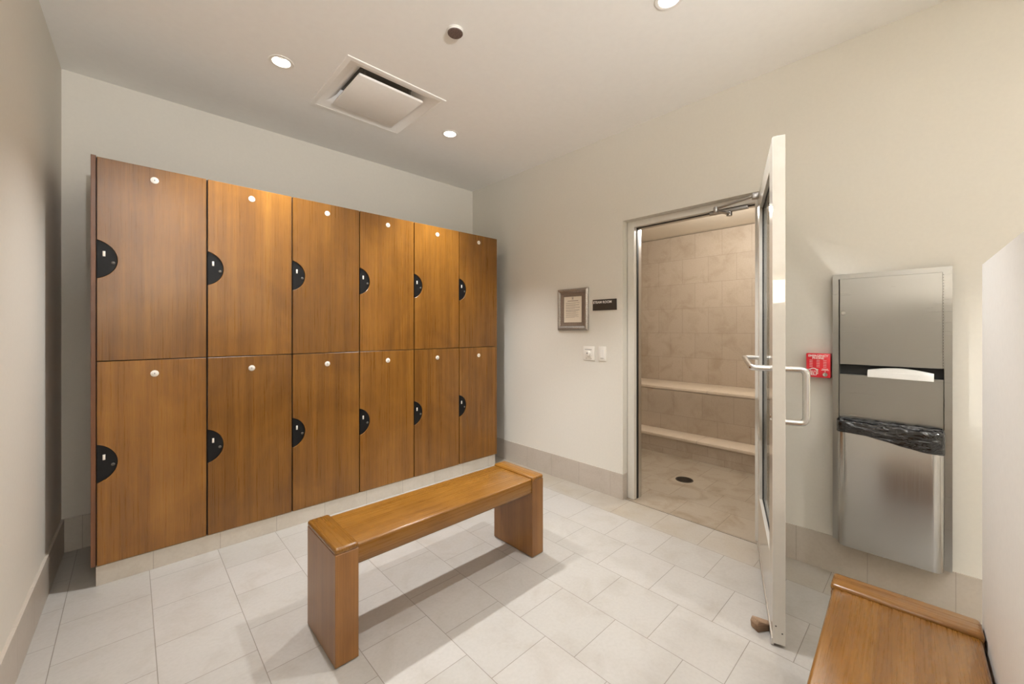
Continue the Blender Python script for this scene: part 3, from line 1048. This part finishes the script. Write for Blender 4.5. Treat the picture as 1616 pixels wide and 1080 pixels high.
def liner():
    """black liner folded over the rim of the bin, wrinkled, hanging lower to the right."""
    t = bmesh.new()
    base = rim_loop(BX0, -0.030, -BY, BY, BR, 0.0)
    n = len(base)
    rnd = random.Random(11)
    ph = [rnd.uniform(0, 6.28) for _ in range(6)]

    def wav(u, v):
        return (math.sin(u * 23 + v * 6 + ph[0]) + 0.7 * math.sin(u * 47 - v * 9 + ph[1]) + 0.5 * math.sin(u * 81 + v * 17 + ph[2])) / 2.2
    rows = []
    prof = [(-0.012, -0.14), (-0.010, -0.06), (-0.009, -0.012), (-0.004, 0.008), (0.001, 0.014), (0.0045, 0.006), (0.0055, -0.012), (0.006, -0.03), (0.0058, -1.0)]
    for j, (e, dz) in enumerate(prof):
        lp = rim_loop(BX0, -0.030, -BY, BY, BR, 0.0, extra=e)
        row = []
        for i, p in enumerate(lp):
            u = i / (n - 1)
            sm = max(0.0, min(1.0, (0.13 - p.y) / 0.30))
            low = 0.784 - 0.044 * sm * sm * (3 - 2 * sm)
            low += 0.0008 * math.sin(u * 40)
            z = 0.828 + dz if dz > -0.9 else low
            wv = wav(u, j)
            amp = (0.012, 0.010, 0.006, 0.006, 0.005, 0.003, 0.0022, 0.002, 0.0008)[j]
            # wrinkles stay outside the steel
            d = Vector((p.x - (-0.075), p.y, 0))
            d.normalize()
            off = wv * amp
            if j >= 5:
                off = abs(off)
            q = p + d * off
            q.y = max(-BY - 0.0035, min(BY + 0.0035, q.y))
            q.z = z + (wv * amp * 0.9 if 2 <= j <= 5 else 0)
            row.append(t.verts.new(q))
        rows.append(row)
    for A, B in zip(rows, rows[1:]):
        for k in range(n - 1):
            t.faces.new((A[k], A[k + 1], B[k + 1], B[k]))
    # back edge of the bag along the panel
    back = []
    A0 = rows[4]
    m = 26
    for j, (dx, dz) in enumerate(((0.0, -0.10), (0.0, 0.0), (0.006, 0.012), (0.012, 0.004))):
        row = []
        for k in range(m + 1):
            y = BY - 0.004 - (2 * BY - 0.008) * k / m
            w = wav(k / m * 1.4, j + 3)
            row.append(t.verts.new((-0.058 + dx * 0.8 + w * 0.004 * (j < 2), y, 0.836 + dz + w * 0.004)))
        back.append(row)
    for A, B in zip(back, back[1:]):
        for k in range(m):
            t.faces.new((A[k], A[k + 1], B[k + 1], B[k]))
    # sagging top sheet between back edge and front rim: folds of spare plastic
    sheet = []
    for j in range(9):
        v = j / 8
        row = []
        for k in range(m + 1):
            y = BY - 0.006 - (2 * BY - 0.012) * k / m
            u = k / m
            x = -0.056 + (BX0 + 0.012 + 0.056) * v
            sag = -0.050 * math.sin(PI * min(1, v * 1.02)) + 0.010 * wav(u * 1.2 + v * 0.3, v * 3) + 0.006 * math.sin(u * 9 + v * 7 + 1.0)
            row.append(t.verts.new((x, y, 0.832 + sag)))
        sheet.append(row)
    for A, B in zip(sheet, sheet[1:]):
        for k in range(m):
            t.faces.new((A[k], A[k + 1], B[k + 1], B[k]))
    bmesh.ops.recalc_face_normals(t, faces=t.faces)
    bmesh.ops.translate(t, verts=t.verts, vec=(0, 0, 0))
    b = MB()
    b._merge(t)
    return b


lo = liner().build('bin_liner', 'bag', None, 180)
lo.location = (XR, 0.156, 0)
tag(lo, 'glossy black plastic liner folded over the steel waste bin rim', 'bin liner')


def towel():
    """folded paper towel hanging out of the slot."""
    t = bmesh.new()
    n = 20
    prof = [(-0.016, 1.094), (-0.034, 1.100), (-0.050, 1.099), (-0.057, 1.094), (-0.0585, 1.0905), (-0.063, 1.0915), (-0.067, 1.080), (-0.069, 1.066), (-0.066, 1.065), (-0.063, 1.080), (-0.058, 1.089), (-0.046, 1.094), (-0.032, 1.095), (-0.016, 1.089)]
    rows = []
    for j, (x, z) in enumerate(prof):
        row = []
        for k in range(n + 1):
            u = k / n
            y = 0.0735 - 0.229 * u
            lift = 0.016 * math.sin(PI * u) if j in (1, 2) else (0.006 * math.sin(PI * u) if j in (0, 3, 9, 10, 11) else 0.0)
            row.append(t.verts.new((x, y, z + lift - 0.004 * u)))
        rows.append(row)
    m = len(rows)
    for j in range(m):
        A, B = rows[j], rows[(j + 1) % m]
        for k in range(n):
            t.faces.new((A[k], A[k + 1], B[k + 1], B[k]))
    t.faces.new([r[0] for r in rows])
    t.faces.new([r[-1] for r in rows])
    bmesh.ops.recalc_face_normals(t, faces=t.faces)
    b = MB()
    b._merge(t)
    return b


to = towel().build('paper_towel', 'paper', None, 60)
to.location = (XR, 0.156, 0)
tag(to, 'white folded paper towel sticking out of the dispenser slot', 'paper towel')

# ------------------------------------------------------------------ ceiling fittings
DLAB = ['round recessed downlight above the left lockers', 'round recessed downlight above the right lockers',
        'recessed downlight cut off by the top edge of the photo',
        'added fill downlight behind the camera near the left wall', 'added fill downlight behind the camera near the right wall']


def lamp(name, kind, loc, power, col, parent=None, **kw):
    d = bpy.data.lights.new(name, kind)
    d.energy = power
    d.color = col
    for k, v in kw.items():
        setattr(d, k, v)
    o = bpy.data.objects.new(name, d)
    C.objects.link(o)
    o.location = loc
    o.parent = parent
    return o


for (x, y), lb, pw, (sa, sb) in zip(DL, DLAB, P_SPOT, SPOT_CONE):
    t = thing('downlight', lb, 'downlight', (x, y, ZC), group='recessed ceiling downlights')
    MB().lathe([(0.046, 0.002), (0.046, -0.0025), (0.049, -0.0035), (0.061, -0.003), (0.064, -0.0002), (0.064, 0.0), (0.048, 0.0)]).build('trim_ring', 'lamp_white', t)
    MB().lathe([(0.0455, 0.0), (0.045, 0.008), (0.040, 0.022), (0.030, 0.034)]).build('reflector', 'lamp_glow', t)
    MB().lathe([(0, 0.0345), (0.036, 0.0345), (0.036, 0.050), (0, 0.050)]).build('lamp_socket', 'lamp_dark', t)
    lamp('downlight_beam', 'SPOT', (0, 0, -0.006), pw, LAMP, t, spot_size=math.radians(sa), spot_blend=sb, shadow_soft_size=0.022)

vt = thing('ceiling_diffuser', 'square white plaque air diffuser in the ceiling', 'air diffuser', (VENT[0], VENT[1], ZC))
Wd = 0.325


def up(a, b, h):
    return Vector((a, b, h))


MB().mitre((-Wd, Wd, -Wd, Wd), [(0, 0), (0, -0.004), (0.003, -0.006), (0.027, -0.006), (0.028, 0.0)], up).build('frame', 'vent', vt, 25)
MB().mitre((-Wd, Wd, -Wd, Wd), [(0.0275, -0.005), (0.040, -0.001), (0.070, 0.010), (0.100, 0.028), (0.125, 0.052), (0.145, 0.085), (0.149, 0.085), (0.129, 0.054), (0.103, 0.031), (0.072, 0.013), (0.041, 0.002), (0.0275, -0.002)], up)\
    .build('bell', 'vent', vt, 40)
MB().box(-0.185, 0.185, -0.185, 0.185, 0.086, 0.092).build('throat', 'vent_dark', vt, 0)
MB().box(-0.214, 0.214, -0.214, 0.214, -0.014, 0.002, 0.004, 2).build('plaque', 'vent', vt, 40)
for s in (-1, 1):
    for r in (-1, 1):
        MB().box(s * 0.15 - 0.006, s * 0.15 + 0.006, r * 0.15 - 0.006, r * 0.15 + 0.006, 0.001, 0.086).build('hanger', 'vent_dark', vt, 0)

sp_ = thing('sprinkler_cover', 'small round brown sprinkler cover on the ceiling', 'sprinkler', (SPRINKLER[0], SPRINKLER[1], ZC))
MB().lathe([(0.041, 0.0), (0.041, -0.003), (0.037, -0.004), (0.036, -0.013), (0.033, -0.013), (0.033, 0.0)]).build('ring', 'lamp_white', sp_)
MB().lathe([(0, -0.0185), (0.036, -0.0175), (0.0385, -0.015), (0.0385, -0.0125), (0, -0.0125)]).build('cap', 'bronze', sp_)

# wall sconces added as fill behind the camera (mirrored as soft glints in the lockers)
FILL_SCONCES = [((0.30, YEND, 1.62), 0.0, P_FILL[0], 0.85, 'added fill sconce behind the camera near the left corner'),
           ((1.45, YEND, 1.62), 0.0, P_FILL[1], 0.3, 'added fill sconce behind the camera near the right corner'),
           ((xleft(-0.55), -0.55, 1.62), -PI / 2 - 0.022, P_FILL[2], 0.10, 'added fill sconce on the left wall beside the camera')]
for loc, rz, pw, tilt, lb in FILL_SCONCES:
    t = thing('fill_sconce', lb, 'wall sconce', loc, rz, group='added fill sconces')
    MB().box(-0.05, 0.05, 0.0003, 0.018, -0.10, 0.10, 0.004).build('back_plate', 'silver', t)
    MB().lathe([(0.058, -0.13), (0.062, -0.13), (0.062, 0.13), (0.058, 0.13), (0.058, -0.13)], (0, 0.085, 0)).build('shade', 'shade', t)
    MB().tube([(0, 0.017, 0), (0, 0.085, 0)], 0.008).build('arm', 'silver', t)
    lamp('fill_bulb', 'SPOT', (0, 0.085, 0.16), pw, LAMP, t, spot_size=math.radians(92), spot_blend=0.5, shadow_soft_size=0.04).rotation_euler = (PI - tilt, 0, 0)

# steam room lamp
sl_ = thing('steam_room_lamp', 'round lamp on the steam room ceiling above the doorway view', 'ceiling lamp', (3.75, 1.3, 2.45))
MB().lathe([(0, 0.13), (0.10, 0.13), (0.10, 0.10), (0.095, 0.10), (0, 0.10)]).build('base', 'lamp_white', sl_)
MB().lathe([(0.09, 0.10), (0.085, 0.06), (0.05, 0.04), (0, 0.035)]).build('lens', 'lens', sl_)
lamp('steam_lamp_bulb', 'POINT', (0, 0, -0.10), P_STEAM, LAMP_WARM, sl_, shadow_soft_size=0.08)
